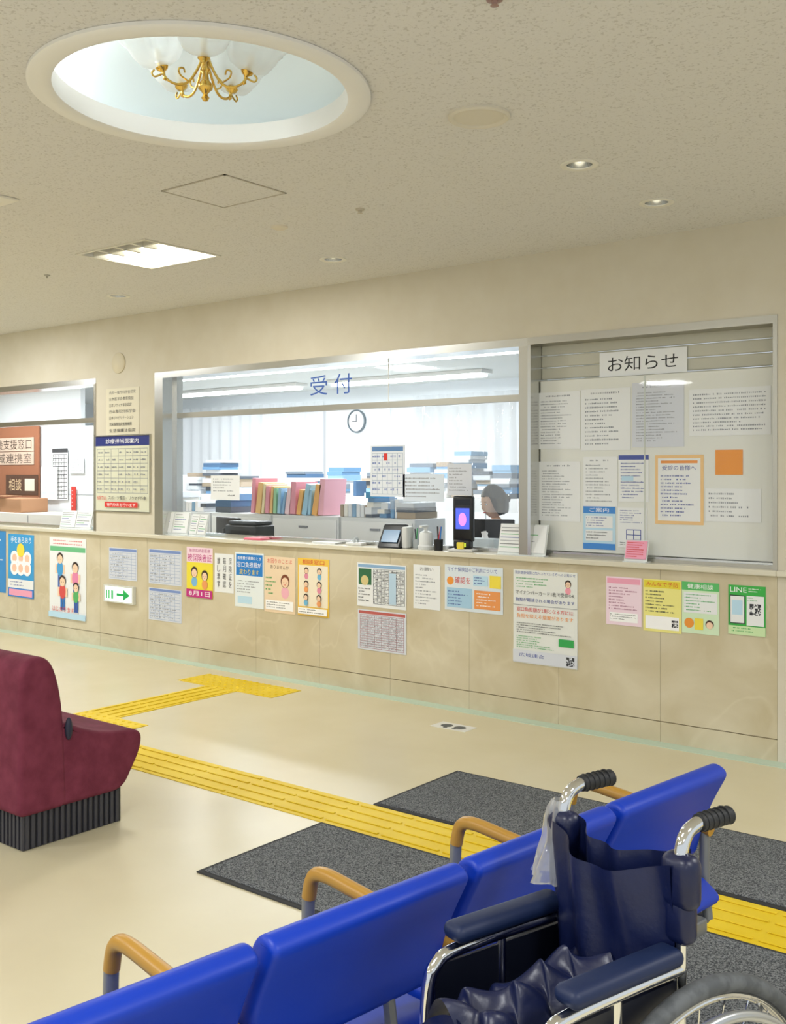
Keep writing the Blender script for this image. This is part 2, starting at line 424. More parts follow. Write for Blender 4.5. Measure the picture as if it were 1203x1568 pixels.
f=sheet("notice_sticky_note",1095,1137,689,727,YN,M("#f2992a",.6,name="sticky_orange"));f.L(.1,.2,.9,.8,4,OR);f.fin()
f=sheet("notice_paper",1080,1165,748,798,YN);f.L(.06,.1,.94,.9,6,GY);f.fin()
f=sheet("notice_poster",893,942,775,840,YN,LB);f.R(0,0,1,.16,BL);f.T("ご案内",.2,.03,.8,.13,WH);f.R(.08,.22,.92,.5,PW);f.L(.1,.24,.9,.48,4,NV);f.R(.08,.55,.92,.8,PW);f.R(0,.86,1,1,BL);f.L(.1,.57,.9,.78,3,K);f.fin()
f=sheet("notice_paper",946,990,777,838,YN);f.L(.08,.05,.92,.4,6,NV);f.G(.3,.55,.8,.8,2,2,NV);f.L(.08,.85,.9,.95,2,K);f.fin()
# ---------------------------------------------------------------- pilaster signs
f=sheet("notice_text_sign",163,213,596,670,D,M("#ded7bf",.5,name="sign_cream"))
for i in range(7):
    f.T(["内科一般外科学会認定","日本医学会教育施設","日本リウマチ学会認定","日本整形外科学会","日本リハビリテーション","労災保険指定医療機関","生活保護法指定"][i],.1,.05+i*.13,.90-(i%3)*.06,.12+i*.13,K,res=1)
f.fin()
f=sheet("timetable_sign",146,230,669,781,D,M("#dcdcc4",.5,name="sign_ivory"));f.R(0,0,1,.13,M("#1d2b7a",.5));f.T("診療担当医案内",.2,.035,.8,.1,WH);f.G(.04,.17,.96,.76,7,6,GY)
for i in range(6):
    for j in range(7):
        if random.random()<.85: f.L(.06+j*.131,.195+i*.098,.05+j*.131+.1,.19+i*.098+.06,1,GY,ragged=False)
f.T("当院では",.05,.8,.22,.86,RD);f.T("スポーツ整形・リウマチ外来",.27,.8,.95,.85,K,res=1);f.R(.2,.88,.8,.95,RD);f.T("専門外来を行います",.24,.895,.76,.94,WH,res=1)
f.box((f.x0-.01,D-.012,f.z0-.01),(f.x1+.01,D-.001,f.z0),m_steel);f.box((f.x0-.01,D-.012,f.z1),(f.x1+.01,D-.001,f.z1+.01),m_steel)
f.box((f.x0-.01,D-.012,f.z0),(f.x0,D-.001,f.z1),m_steel);f.box((f.x1,D-.012,f.z0),(f.x1+.01,D-.001,f.z1),m_steel)
f.fin()
b=MB("round_speaker");cx,cz=wx(182),wz(182,556)
T=Matrix.Translation((cx,D,cz))@Matrix.Rotation(math.pi/2,4,'X')
b.lathe([(.085,0),(.085,.008),(.078,.014),(.0005,.018)],(0,0,0),M("#d6ccb2",.6,name="speaker_beige"),32,T);b.done()
# ---------------------------------------------------------------- posters on the counter front
f=sheet("blue_poster",-14,9,812,905,D,M("#3d8fd0"));f.L(.1,.1,.9,.9,5,WH);f.fin()
f=sheet("blue_flower_poster",13,52,817,912,D,M("#3fa2de",.5));f.T("手をあらおう",.1,.04,.9,.14,WH)
for i in range(6):
    f.O(.25+.25*(i%3),.38+.16*(i//3),.16,WH);f.O(.25+.25*(i%3),.38+.16*(i//3),.09,M("#f9c9b0"))
f.O(.5,.25,.15,YL);f.R(.0,.72,1,.86,PW);f.L(.1,.74,.9,.84,2,NV);f.R(0,.86,1,1,BL);f.R(.05,.88,.95,.98,PK);f.fin()
f=sheet("family_health_poster",76,132,822,943,D,PW);f.L(.1,.02,.9,.1,2,RD,ragged=False);f.R(.02,.11,.98,.17,M("#6fbf8a"))
f.person(.3,.2,.42,"#4aa0d8");f.person(.72,.3,.42,"#e98ab0");f.person(.38,.48,.42,"#d9534f",pants="#2f74c0");f.person(.75,.55,.36,"#58b368");f.R(.0,.93,1,1,LB);f.T("はじまります",.1,.86,.7,.92,RD);f.fin()
for (u0,u1,a,c) in ((167,210,838,886),(228,278,840,893),(228,278,899,948)):
    f=sheet("timetable_paper",u0,u1,a,c,D,PG);f.R(.02,.02,.98,.1,M("#7b93c9"));f.G(.04,.14,.96,.95,6,9,M("#9fb0cf"),.003);f.L(.06,.15,.94,.94,9,GY,dens=.6);f.fin()
f=sheet("health_insurance_poster",286,326,837,913,D,M("#f3e13c",.5));f.R(0,0,1,.3,M("#f5d9e6"));f.T("後期高齢者医療",.1,.03,.9,.1,M("#b02a7a"));f.T("被保険者証",.04,.13,.96,.28,M("#c22a82"));f.person(.3,.36,.42,"#7fb8e0",bust=True);f.person(.7,.42,.4,"#f0a060",bust=True);f.R(0,.84,1,1,M("#c22a82"));f.T("8月1日",.1,.87,.9,.97,WH);f.fin()
f=sheet("vertical_text_notice",329,358,847,906,D,PW)
for i,t in enumerate(["保険証を","毎月確認","致します"]): f.V(t,.74-.3*i,.1,.9-.3*i,.9,K)
f.fin()
f=sheet("medical_fee_poster",360,404,845,928,D,M("#e9f1f3",.6));f.R(.04,.03,.96,.42,M("#1f7fd0"));f.T("医療費が高額なとき",.1,.07,.9,.13,WH,res=1);f.T("窓口負担額が",.08,.17,.92,.27,WH);f.T("変わります",.16,.3,.84,.4,YL);f.L(.08,.5,.92,.75,5,GY);f.R(.1,.8,.6,.93,LB);f.fin()
f=sheet("consultation_poster",405,452,851,936,D,M("#f0d8b8",.6));f.T("お困りのことは",.1,.04,.9,.12,RD);f.T("ありませんか",.2,.15,.8,.22,M("#6a4a2a"));f.person(.68,.28,.45,"#f4b6c4",hair="#7a3d22",bust=True);f.L(.05,.35,.45,.7,5,GN);f.R(.05,.78,.95,.95,WH);f.L(.08,.8,.9,.93,3,K);f.fin()
f=sheet("staff_information_poster",456,504,854,941,D,M("#f2c94e",.6));f.R(.04,.12,.96,.84,PC);f.T("相談窓口",.15,.02,.85,.1,RD)
for i in range(6): f.person(.28+.42*(i%2),.14+.23*(i//2),.22,["#e58fa8","#74b9e0","#f0a060"][i%3],bust=True)
f.R(.04,.86,.96,.97,WH);f.L(.08,.87,.9,.96,2,K);f.fin()
f=sheet("schedule_table_poster",547,622,861,927,D,PW);f.R(.02,.03,.98,.1,M("#8fb4d8"));f.R(.03,.13,.3,.5,M("#2f6b45"));f.O(.16,.4,.08,M("#d8c78a"));f.G(.34,.13,.97,.92,8,12,GY,.003);f.L(.34,.14,.97,.92,12,K,dens=.6,ragged=False);f.R(.66,.2,.8,.9,M("#bcd6ea"));f.L(.03,.56,.3,.9,5,K);f.fin()
f=sheet("schedule_table_poster",548,622,932,993,D,PG);f.R(.02,.03,.98,.1,M("#c0605a"));f.G(.05,.13,.95,.95,6,14,M("#b0848c"),.003);f.L(.06,.14,.94,.94,14,GY,dens=.7,ragged=False);f.fin()
f=sheet("notice_paper",633,674,864,931,D);f.T("お願い",.25,.05,.75,.13,K);f.L(.08,.2,.92,.92,10,GY);f.fin()
f=sheet("information_collage_poster",681,770,864,933,D,M("#dfe8ee",.6));f.T("マイナ保険証のご利用について",.05,.04,.9,.14,NV,res=1);f.O(.1,.35,.06,OR);f.T("確認を",.18,.25,.45,.4,RD);f.R(.5,.2,.75,.42,LB);f.R(.78,.18,.97,.45,YL);f.R(.04,.5,.48,.93,M("#a9cfe8"));f.R(.52,.52,.96,.92,M("#ee9b56"));f.L(.56,.56,.92,.88,5,WH);f.L(.07,.55,.45,.9,5,NV);f.L(.52,.22,.73,.4,3,NV);f.fin()
f=sheet("large_announcement_poster",786,884,871,1013,D,M("#e9ebe6",.6));f.T("国民健康保険に加入されている方へのお知らせ",.03,.015,.97,.05,NV,res=1)
f.L(.05,.08,.7,.2,4,GN);f.person(.86,.07,.16,"#f3a0b0",bust=True)
f.T("マイナンバーカード1枚で受診OK",.04,.22,.96,.265,K,res=1);f.T("負担が軽減される場合があります",.04,.3,.96,.34,NV,res=1)
f.R(.0,.375,1,.38,GY);f.T("窓口負担額が2割となる方には",.06,.4,.94,.445,RD,res=1);f.T("負担を抑える措置があります",.06,.47,.94,.515,OR,res=1)
f.L(.06,.56,.94,.68,5,K);f.R(.72,.7,.95,.78,GN);f.L(.06,.7,.68,.84,6,GN);f.R(.0,.86,1,.99,PG);f.T("広域連合",.1,.89,.5,.93,NV);f.QR(.84,.88,.12,K);f.fin()
f=sheet("pink_notice_poster",928,982,882,955,D,M("#f6ddea",.6));f.R(.03,.03,.97,.14,PK);f.L(.08,.2,.92,.7,8,M("#a0557a"));f.R(.1,.74,.9,.93,WH);f.L(.12,.76,.88,.9,3,K);f.fin()
f=sheet("yellow_notice_poster",985,1043,886,965,D,M("#f3eb8e",.6));f.R(.02,.02,.98,.16,M("#e8d63a"));f.T("みんなで予防",.08,.045,.92,.13,RD);f.L(.06,.2,.94,.65,7,K);f.R(.06,.7,.94,.95,WH);f.QR(.75,.76,.17,K);f.fin()
f=sheet("green_notice_poster",1044,1101,890,968,D,M("#d8eecb",.6));f.R(.0,.0,1,.16,M("#5cbf6a"));f.T("健康相談",.15,.035,.85,.13,WH);f.R(.05,.2,.95,.6,PW);f.L(.08,.22,.92,.58,6,GN);f.O(.2,.8,.13,OR);f.O(.75,.8,.11,M("#4a2f22"));f.O(.75,.82,.09,M("#f6d3b3"));f.R(.35,.7,.58,.92,YL);f.fin()
f=sheet("green_qr_poster",1115,1172,895,970,D,M("#3cb14a",.6));f.T("LINE",.05,.04,.5,.14,WH);f.L(.55,.04,.95,.14,2,WH);f.R(.04,.2,.45,.78,K);f.R(.06,.22,.43,.76,PW);f.R(.1,.3,.39,.6,LB);f.R(.5,.2,.96,.8,PW);f.QR(.58,.36,.3,K);f.L(.53,.22,.93,.32,2,GN);f.R(0,.82,1,1,M("#cfe9b4"));f.L(.06,.84,.94,.96,2,GN);f.fin()
# exit guidance sign
f=sheet("exit_guidance_sign",163,208,894,920,D,None)
f.box((f.x0,D-.03,f.z0),(f.x1,D-.001,f.z1),M("#d9d9d0",.4));f.yf=D-.03
f.R(.05,.08,.95,.92,M("#eafff0",.4,emit=.9));G2=M("#0f9a4a",.4,emit=.4)
for a in (.1,.16,.2,.27,.31): f.R(a,.3,a+.03,.8,G2)
f.R(.45,.44,.72,.58,G2);f.l+=.0003;f.add([f.p(.68,.2),f.p(.68,.82),f.p(.9,.51)],[(0,1,2)],G2);f.fin()
# ================================================================ OFFICE BEHIND THE GLASS
OY=10.2;OC=2.55
m_ow=M("#e9edf0",.7,name="office_wall")
b=MB("floor_office");b.box((XL,D+.2,-.1),(-3,OY,0),M("#b9b7ab",.5,name="office_floor"));b.done(smooth=False)
b=MB("ceiling_office");b.box((XL,D+.2,OC),(-3,OY,OC+.1),M("#e6e8e6",.8,name="office_ceiling"));b.done(smooth=False)
b=MB("wall_office_right");b.box((-3,D+.43,0),(-2.9,OY,OC),m_ow);b.done(smooth=False)
b=MB("wall_office_left");b.box((XL-.1,D+.43,0),(XL,OY,OC),m_ow);b.done(smooth=False)
b=MB("wall_office_back")
wins=[(-13.4,-9.2),(-7.7,-4.2)]
b.box((XL,OY,0),(-3,OY+.15,.9),m_ow);b.box((XL,OY,2.35),(-3,OY+.15,OC),m_ow)
b.box((XL,OY,.9),(wins[0][0],OY+.15,2.35),m_ow);b.box((wins[0][1],OY,.9),(wins[1][0],OY+.15,2.35),m_ow);b.box((wins[1][1],OY,.9),(-3,OY+.15,2.35),m_ow)
b.done(smooth=False)
for i,(a,c) in enumerate(wins):
    b=MB("window_%d"%(4+i))
    b.box((a,OY+.05,.9),(c,OY+.09,.94),m_white);b.box((a,OY+.05,2.31),(c,OY+.09,2.35),m_white)
    for q in range(5):
        x=a+(c-a)*q/4;b.box((x-.02,OY+.05,.94),(x+.02,OY+.09,2.31),m_white)
    b.done(smooth=False)
    b=MB("sheer_curtain")
    b.grid(lambda s,t:(a+(c-a)*s,OY-.06+.018*math.sin(s*(c-a)*30)+.008*math.sin(s*91),.85+1.55*t),240,2,m_sheer);b.done(80)
b=MB("wall_office_partition");b.box((XL,7.2,0),(-10.35,7.26,OC),M("#dfe3e6",.7));b.done(smooth=False)
# brown notice board + signs of left window
yb=7.18
b=MB("cork_notice_board");b.box((wx(-40,yb),yb-.02,.9),(wx(61,yb),yb,wz(0,655,yb)),M("#a3684a",.8,name="cork"))
b.done(smooth=False)
for (u0,u1,vt,vb,t) in ((-20,52,672,692,"療養支援窓口"),(-20,52,693,712,"地域連携室")):
    f=sheet("counter_name_sign",u0,u1,vt,vb,yb-.025,M("#d8c0ac",.6));f.T(t,.05,.12,.95,.88,M("#3a2018"));f.fin()
f=sheet("counter_name_sign",9,58,727,757,yb-.025,M("#59392a",.6));f.T("相談",.1,.2,.5,.8,M("#e6c8a0"));f.R(.6,.2,.9,.8,PC);f.fin()
b=MB("cardboard_box");cbx=wx(25,6.6)
b.rbox((cbx-.35,6.5,1.0),(cbx+.25,6.85,1.16),.01,M("#b98a66",.8));b.box((cbx-.35,6.48,1.16),(cbx-.05,6.7,1.165),M("#c79a74",.8),Matrix.Translation((0,0,.02)));b.done()
b=MB("office_partition_cabinet");xa,xb=wx(64,7.0),wx(150,6.9)
b.rbox((xa,7.01,0),(xb,7.16,wz(64,655,7.0)),.01,M("#e3e6e8",.5));b.box((xa+.01,7.005,1.2),(xb-.01,7.01,1.205),GY);b.done()
f=sheet("calendar_sheet",80,104,687,765,6.995,PW);f.R(0,0,1,.08,K);f.G(.05,.12,.95,.97,5,11,K,.008);f.L(.06,.12,.94,.96,11,K);f.fin()
f=sheet("notice_paper",106,128,700,725,6.995,PW);f.L(.1,.1,.9,.9,5,GY);f.fin()
f=sheet("hanging_red_label",109,116,745,782,6.99,M("#c8302a",.5));f.L(.2,.1,.8,.9,5,WH);f.fin()
f=sheet("notice_paper",63,88,715,765,6.985,PW);f.L(.1,.1,.9,.9,5,LB);f.fin()
# desk behind left window
b=MB("storage_cabinet");b.rbox((-10.9,6.45,0),(-8.3,6.95,1.0),.008,M("#e9e7e0",.5))
for x in (-10.25,-9.6,-8.95): b.box((x,6.445,.05),(x+.005,6.45,.98),GY)
b.done()
# low cabinets
YC=6.5
b=MB("low_filing_cabinets");m_cab=M("#dfe2e2",.45,name="cabinet_white")
x=-8.1
while x<-5.0:
    b.rbox((x,YC,0),(x+.78,YC+.42,1.08),.008,m_cab)
    b.rbox((x+.02,YC-.012,.62),(x+.76,YC,1.05),.004,M("#eef0ef",.4));b.rbox((x+.02,YC-.012,.08),(x+.76,YC,.6),.004,M("#eef0ef",.4))
    b.box((x+.34,YC-.025,.98),(x+.44,YC-.012,.995),GY);b.box((x+.34,YC-.025,.54),(x+.44,YC-.012,.555),GY)
    x+=.8
b.done()
cols=["#f6bd72","#f7cc8c","#f8bccb","#7fd0bd","#d3ece4","#f0a6b8","#a8d4ee","#f6e9bd","#8fbbe0","#ffffff","#e2f0c8","#a9dbb2","#f8dae3","#d9e1e8"]
b=MB("row_of_file_folders")
x=wx(402,YC+.2)
while x<wx(512,YC+.2):
    w=random.uniform(.025,.07);h=random.uniform(.2,.32);c=random.choice(cols)
    T=Matrix.Translation((x,YC+.05,1.09))@Matrix.Rotation(random.uniform(.05,.22),4,'Y')
    b.box((0,0,0),(w,.28,h),M(c,.5),T);x+=w+.016
b.done(smooth=False)
def desk_stuff(name,x0,x1,y,z,hmin,hmax,pal,depth=.3):
    b=MB(name);x=x0
    while x<x1:
        w=random.uniform(.06,.3);h=random.uniform(hmin,hmax);c=random.choice(pal)
        if random.random()<.5:
            n=int(w/.045)+1
            for k in range(n):
                b.rbox((x+k*.045,y,z),(x+k*.045+.04,y+depth,z+h*random.uniform(.8,1)),.004,M(random.choice(pal),.5),n=1)
        else:
            q=z
            while q<z+h:
                t=random.uniform(.02,.06);o=random.uniform(-.02,.02)
                b.box((x+o,y+o,q),(x+w+o,y+depth+o,q+t),M(random.choice(pal),.6));q+=t+.001
        x+=w+random.uniform(.0,.12)
    return b.done(smooth=False)
pal1=["#ffffff","#e9edf0","#cfd6dc","#8fb6d6","#6f9cc4","#4d6f93","#b7a590","#f1efe6","#a99a84","#7d8894","#5e6670","#e9edf0"]
desk_stuff("row_of_binders",-5.75,-5.0,YC+.05,1.082,.06,.2,pal1+["#4fa6d8","#f4a44c"])
desk_stuff("pile_of_documents",-8.0,-7.3,YC+.05,1.082,.04,.14,pal1)
for (x0,x1,y,z) in ((-11.5,-8.6,8.2,1.0),(-8.3,-4.0,8.4,1.0)):
    b=MB("bookshelf_unit");b.rbox((x0,y,0),(x1,y+.4,z+.2),.01,m_cab)
    k=x0+.7
    while k<x1: b.box((k,y-.004,.05),(k+.008,y,z+.18),GY);k+=.7
    b.done()
    desk_stuff("row_of_binders",x0+.05,x1-.3,y+.05,z+.202,.16,.42,pal1)
def monitor(name,x,y,z,w,h,rot,scr):
    b=MB(name,Matrix.Translation((x,y,z))@Matrix.Rotation(rot,4,'Z'))
    b.rbox((-w/2,-.015,.1),(w/2,.02,.1+h),.008,m_blk);b.box((-w/2+.012,-.017,.112),(w/2-.012,-.015,.088+h),scr)
    b.rbox((-.02,.02,.0),(.02,.05,.25),.005,m_blk);b.rbox((-.11,-.08,0),(.11,.1,.012),.005,m_blk);return b.done()
b=MB("reception_desk");b.rbox((-7.6,5.72,.70),(-3.1,6.1,.74),.008,m_white)
for x in (-7.58,-5.3,-3.14): b.box((x,5.74,0),(x+.03,6.08,.70),m_cab)
b.done()
monitor("computer_monitor",wx(740,5.78),5.80,.74,.40,.30,math.pi+.35,M("#2a66c8",.3,emit=.5,name="desktop_screen"))
monitor("computer_monitor",wx(350,5.9),5.9,.74,.42,.24,math.pi-.3,M("#1b2530",.3))
# ---- seated receptionist at the desk, facing the window
PX,PY=wx(766,6.36),6.36
pe=bpy.data.objects.new("seated_receptionist",None);scene.collection.objects.link(pe);pe.location=(PX,PY,0);pe.rotation_euler=(0,0,-.45)
def skinned(name,verts,edges,mat,sub=2,root=0):
    me=bpy.data.meshes.new(name);me.from_pydata([v[:3] for v in verts],edges,[]);me.materials.append(mat)
    o=bpy.data.objects.new(name,me);scene.collection.objects.link(o);o.parent=pe
    md=o.modifiers.new("skin",'SKIN');md.use_smooth_shade=True
    for i,v in enumerate(verts):
        sv=me.skin_vertices[0].data[i];sv.radius=(v[3],v[4] if len(v)>4 else v[3]);sv.use_root=(i==root)
    s=o.modifiers.new("sub",'SUBSURF');s.levels=sub;s.render_levels=sub
    return o
m_uni=M("#27406e",.8,name="uniform_blue");m_skin=M("#e3b796",.55,name="skin");m_hair=M("#15110f",.45,name="black_hair")
V=[(0,0,.53,.15,.12),(0,-.01,.68,.13,.10),(0,-.02,.86,.15,.11),(0,-.03,.99,.15,.10),(0,-.03,1.06,.055,.055),
 (.13,-.03,1.0,.07,.07),(.19,-.04,.97,.06,.06),(.225,-.13,.80,.048,.048),(.14,-.33,.795,.034,.034),
 (-.13,-.03,1.0,.07,.07),(-.19,-.04,.97,.06,.06),(-.225,-.13,.80,.048,.048),(-.14,-.33,.795,.034,.034),
 (.10,-.06,.53,.09,.09),(.12,-.40,.54,.065,.065),(.12,-.40,.12,.045,.045),
 (-.10,-.06,.53,.09,.09),(-.12,-.40,.54,.065,.065),(-.12,-.40,.12,.045,.045)]
E=[(0,1),(1,2),(2,3),(3,4),(3,5),(5,6),(6,7),(7,8),(3,9),(9,10),(10,11),(11,12),(0,13),(13,14),(14,15),(0,16),(16,17),(17,18)]
skinned("body",V,E,m_uni)
skinned("neck",[(0,-.03,1.02,.048),(0,-.035,1.08,.046),(0,-.045,1.14,.046)],[(0,1),(1,2)],m_skin)
for s in (-1,1):
    skinned("hand",[(s*.14,-.33,.793,.028,.02),(s*.13,-.39,.785,.034,.014),(s*.125,-.42,.78,.034,.012)],[(0,1),(1,2)],m_skin)
    for k,(dx,ln) in enumerate(((-.026,.055),(-.009,.066),(.009,.062),(.025,.048))):
        x=s*.125+dx;skinned("finger",[(x,-.415,.782,.009),(x,-.415-ln*.5,.786,.0085),(x,-.415-ln*.85,.772,.008),(x,-.415-ln,.757,.007)],[(0,1),(1,2),(2,3)],m_skin,1)
    skinned("thumb",[(s*.11,-.37,.783,.011),(s*.085,-.395,.778,.01),(s*.082,-.42,.768,.009)],[(0,1),(1,2)],m_skin,1)
    skinned("shoe",[(s*.12,-.40,.06,.042),(s*.12,-.44,.045,.042),(s*.12,-.54,.036,.034)],[(0,1),(1,2)],m_blk,2)
HT=Matrix.Translation((0,-.06,1.235))@Matrix.Rotation(math.radians(14),4,'X')
b=MB("head",HT)
def headfn(s,t):
    p=math.pi*t;a=2*math.pi*s
    x=.075*math.sin(p)*math.sin(a);y=-.093*math.sin(p)*math.cos(a);z=.115*math.cos(p)
    if z<0: x*=1-.35*(-z/.115)**1.5;y=y*(1-.12*(-z/.115))-.008*(-z/.115)
    fr=max(0,math.cos(a))*math.sin(p)
    y+=.006*fr*math.exp(-((z-.005)/.018)**2)*1.0 if abs(x)>.014 else -.016*fr*math.exp(-((z+.018)/.02)**2)*math.exp(-(x/.012)**2)
    return (x,y,z)
b.grid(headfn,40,28,m_skin)
for s in (-1,1):
    b.ball((s*.031,-.079,.008),(.012,.008,.006),WH,seg=12,rg=8);b.ball((s*.031,-.0855,.008),(.005,.003,.005),K,seg=10,rg=6)
    b.ball((s*.031,-.083,.026),(.015,.006,.0025),m_hair,seg=10,rg=6);b.ball((s*.075,.005,-.005),(.009,.018,.03),m_skin,seg=10,rg=8)
b.ball((0,-.088,-.052),(.02,.008,.006),M("#b5564f",.5,name="lips"),seg=12,rg=6)
o=b.done(60);o.parent=pe
b=MB("hair",HT)
def hairfn(s,t):
    a=2*math.pi*s;fr=math.cos(a)
    lim=math.pi*(.36 if fr>.75 else .36+.34*min(1,(.75-fr)/.4))
    p=lim*t
    return (.088*math.sin(p)*math.sin(a),.012-.104*math.sin(p)*fr,.01+.122*math.cos(p)-(.03*t if fr<.6 else 0)+.002*math.sin(a*17))
b.grid(hairfn,60,20,m_hair);b.ball((0,.11,.0),(.035,.035,.035),m_hair)
o=b.done(60);o.parent=pe
b=MB("office_chair",Matrix.Translation((PX,PY,0))@Matrix.Rotation(-.45,4,'Z'))
b.prof(roundpoly([(.17,.56),(.23,.56),(.25,.95),(.20,.95)],.025),-.21,.21,M("#2a3f63",.7),r=.015)
b.rbox((-.23,-.26,.37),(.23,.2,.44),.03,M("#2a3f63",.7));b.cyl((0,0,.1),(0,0,.37),.03,m_blk)
b.tube([(0,.15,.40),(0,.24,.42),(0,.25,.6)],.018,m_blk)
for k in range(5):
    a=k*2*math.pi/5;b.cyl((0,0,.1),(.25*math.cos(a),.25*math.sin(a),.06),.018,m_blk)
    b.ball((.25*math.cos(a),.25*math.sin(a),.03),.03,m_blk,seg=10,rg=6)
b.done()
# clock
b=MB("round_clock");cx=wx(547,OY);cz=wz(547,645,OY)
T=Matrix.Translation((cx,OY,cz))@Matrix.Rotation(math.pi/2,4,'X')
b.lathe([(.15,0),(.15,.03),(.135,.035),(.13,.02)],(0,0,0),M("#5f6a70",.3),32,T);b.lathe([(.132,.018),(.0005,.019)],(0,0,0),WH,32,T)
b.box((-.006,-.01,.021),(.006,.09,.023),K,T);b.box((-.07,-.005,.024),(.01,.005,.026),K,T);b.done()
# sheets stuck on glass
f=sheet("calendar_sheet",567,620,682,760,YG,M("#e6ebf2",.6));f.R(.05,.03,.95,.12,M("#5f86b8"));f.G(.06,.16,.94,.95,6,6,M("#a4b4cc"),.003);f.L(.07,.17,.93,.94,6,M("#7f8fc0"),dens=.6,ragged=False);f.R(.4,.16,.5,.3,RD);f.fin()
f=sheet("notice_paper",617,680,726,767,YG,M("#dfe9f5",.6));f.L(.05,.1,.95,.9,6,GY);f.fin()
f=sheet("notice_paper",323,367,728,765,YG,PW);f.L(.08,.1,.92,.7,5,GY);f.L(.6,.75,.9,.9,1,K);f.fin()
f=sheet("notice_paper",685,722,710,758,YG,PG);f.L(.08,.1,.92,.9,8,GY);f.fin()
f=sheet("reception_lettering",475,539,576,606,YG,None);f.T("受",0,0,.42,1,M("#3c62b4",.5,name="lettering_blue"),res=4);f.T("付",.58,0,1,1,M("#3c62b4",.5,name="lettering_blue"),res=4);f.fin()
# clear vinyl sheet behind right half
b=MB("vinyl_droplet_curtain");xa,xb=wx(597,5.5),wx(792,5.5)
b.grid(lambda s,t:(xa+(xb-xa)*s,5.5+.012*math.sin(s*46+t*3)*(.4+.6*t)+.008*math.sin(s*19-t*9),1.2+.69*t),120,24,m_vinyl);b.done(80)
# office strip lights (emissive tubes in trays)
m_tube=M("#f4fbff",.4,emit=9,name="fluorescent_tube")
for (x0,x1,y) in ((-9.4,-4.6,7.55),(-12.2,-9.6,6.3),(-11.2,-8.7,9.2),(-8.2,-6.0,9.2)):  # the strip nearest the left window is added to brighten it
    b=MB("office_strip_light")
    b.rbox((x0,y-.11,OC-.041),(x1,y+.11,OC-.001),.005,m_white)
    b.cyl((x0+.04,y-.05,OC-.06),(x1-.04,y-.05,OC-.06),.016,m_tube,10);b.cyl((x0+.04,y+.05,OC-.06),(x1-.04,y+.05,OC-.06),.016,m_tube,10)
    b.done()
    l=bpy.data.lights.new("office_strip_lamp","AREA");l.shape='RECTANGLE';l.size=x1-x0;l.size_y=.2;l.energy=19*(x1-x0);l.color=(.91,.96,1)
    o=bpy.data.objects.new("office_strip_lamp",l);o.location=((x0+x1)/2,y,OC-.09);scene.collection.objects.link(o)
# ================================================================ COUNTER OBJECTS
def on(u,y=D+.06): return wx(u,y)
b=MB("face_recognition_terminal",Matrix.Translation((on(709),D+.06,LEDGE))@Matrix.Rotation(.25,4,'Z'))
b.rbox((-.08,-.06,0),(.08,.06,.018),.006,M("#d8d8d4",.4));b.rbox((-.055,-.035,.018),(.055,.04,.075),.012,m_blk)
b.rbox((-.066,-.012,.06),(.066,.035,.345),.012,m_blk)
b.box((-.045,-.0135,.14),(.045,-.012,.27),M("#4c5fe0",.3,emit=.8,name="screen_blue"))
b.ball((0,-.015,.2),(.026,.002,.042),M("#c77be8",.3,emit=1.2,name="screen_purple"))
b.box((-.05,-.0137,.29),(.05,-.012,.325),M("#0a0a0c",.1));b.box((-.03,-.036,.03),(.03,-.034,.055),M("#c8d84a",.4,emit=.6))
b.box((-.02,-.06,.018),(.02,-.04,.06),YL);b.done()
b=MB("card_reader_terminal",Matrix.Translation((on(604),D+.05,LEDGE))@Matrix.Rotation(.15,4,'Z'))
b.prof(roundpoly([(-.08,0),(.065,0),(.06,.15),(.02,.155)],.015),-.085,.085,M("#2a2d31",.35),r=.012)
T=Matrix.Translation((0,-.036,.075))@Matrix.Rotation(math.radians(-33),4,'X')
b.box((-.06,-.004,-.045),(.06,.0,.045),M("#5f7f9c",.2,emit=.4,name="screen_pale"),T@Matrix.Translation((0,-.004,0)))
b.rbox((.085,-.05,0),(.125,.05,.14),.01,M("#d9dbd8",.4));b.done()
b=MB("hand_sanitizer_dispenser",Matrix.Translation((on(652),D+.06,LEDGE)))
b.lathe([(.0005,0),(.05,0),(.055,.02),(.045,.03),(.045,.09),(.038,.11),(.014,.12),(.014,.145),(.02,.15),(.0005,.152)],(0,0,0),M("#e4e7e6",.35),20)
b.rbox((-.012,-.06,.14),(.012,.01,.155),.004,M("#e4e7e6",.35));b.done()
b=MB("pen_stand",Matrix.Translation((on(674),D+.04,LEDGE)))
b.lathe([(.0005,0),(.028,0),(.03,.07),(.026,.07),(.025,.01)],(0,0,0),m_blk,16)
for k,(c,a) in enumerate((("#d23b34",.2),("#26282c",-.15),("#2f86d8",.05))): b.cyl((.008*k-.008,0,.02),(.008*k-.008+a*.1,.01,.15),.005,M(c,.4),8)
b.done()
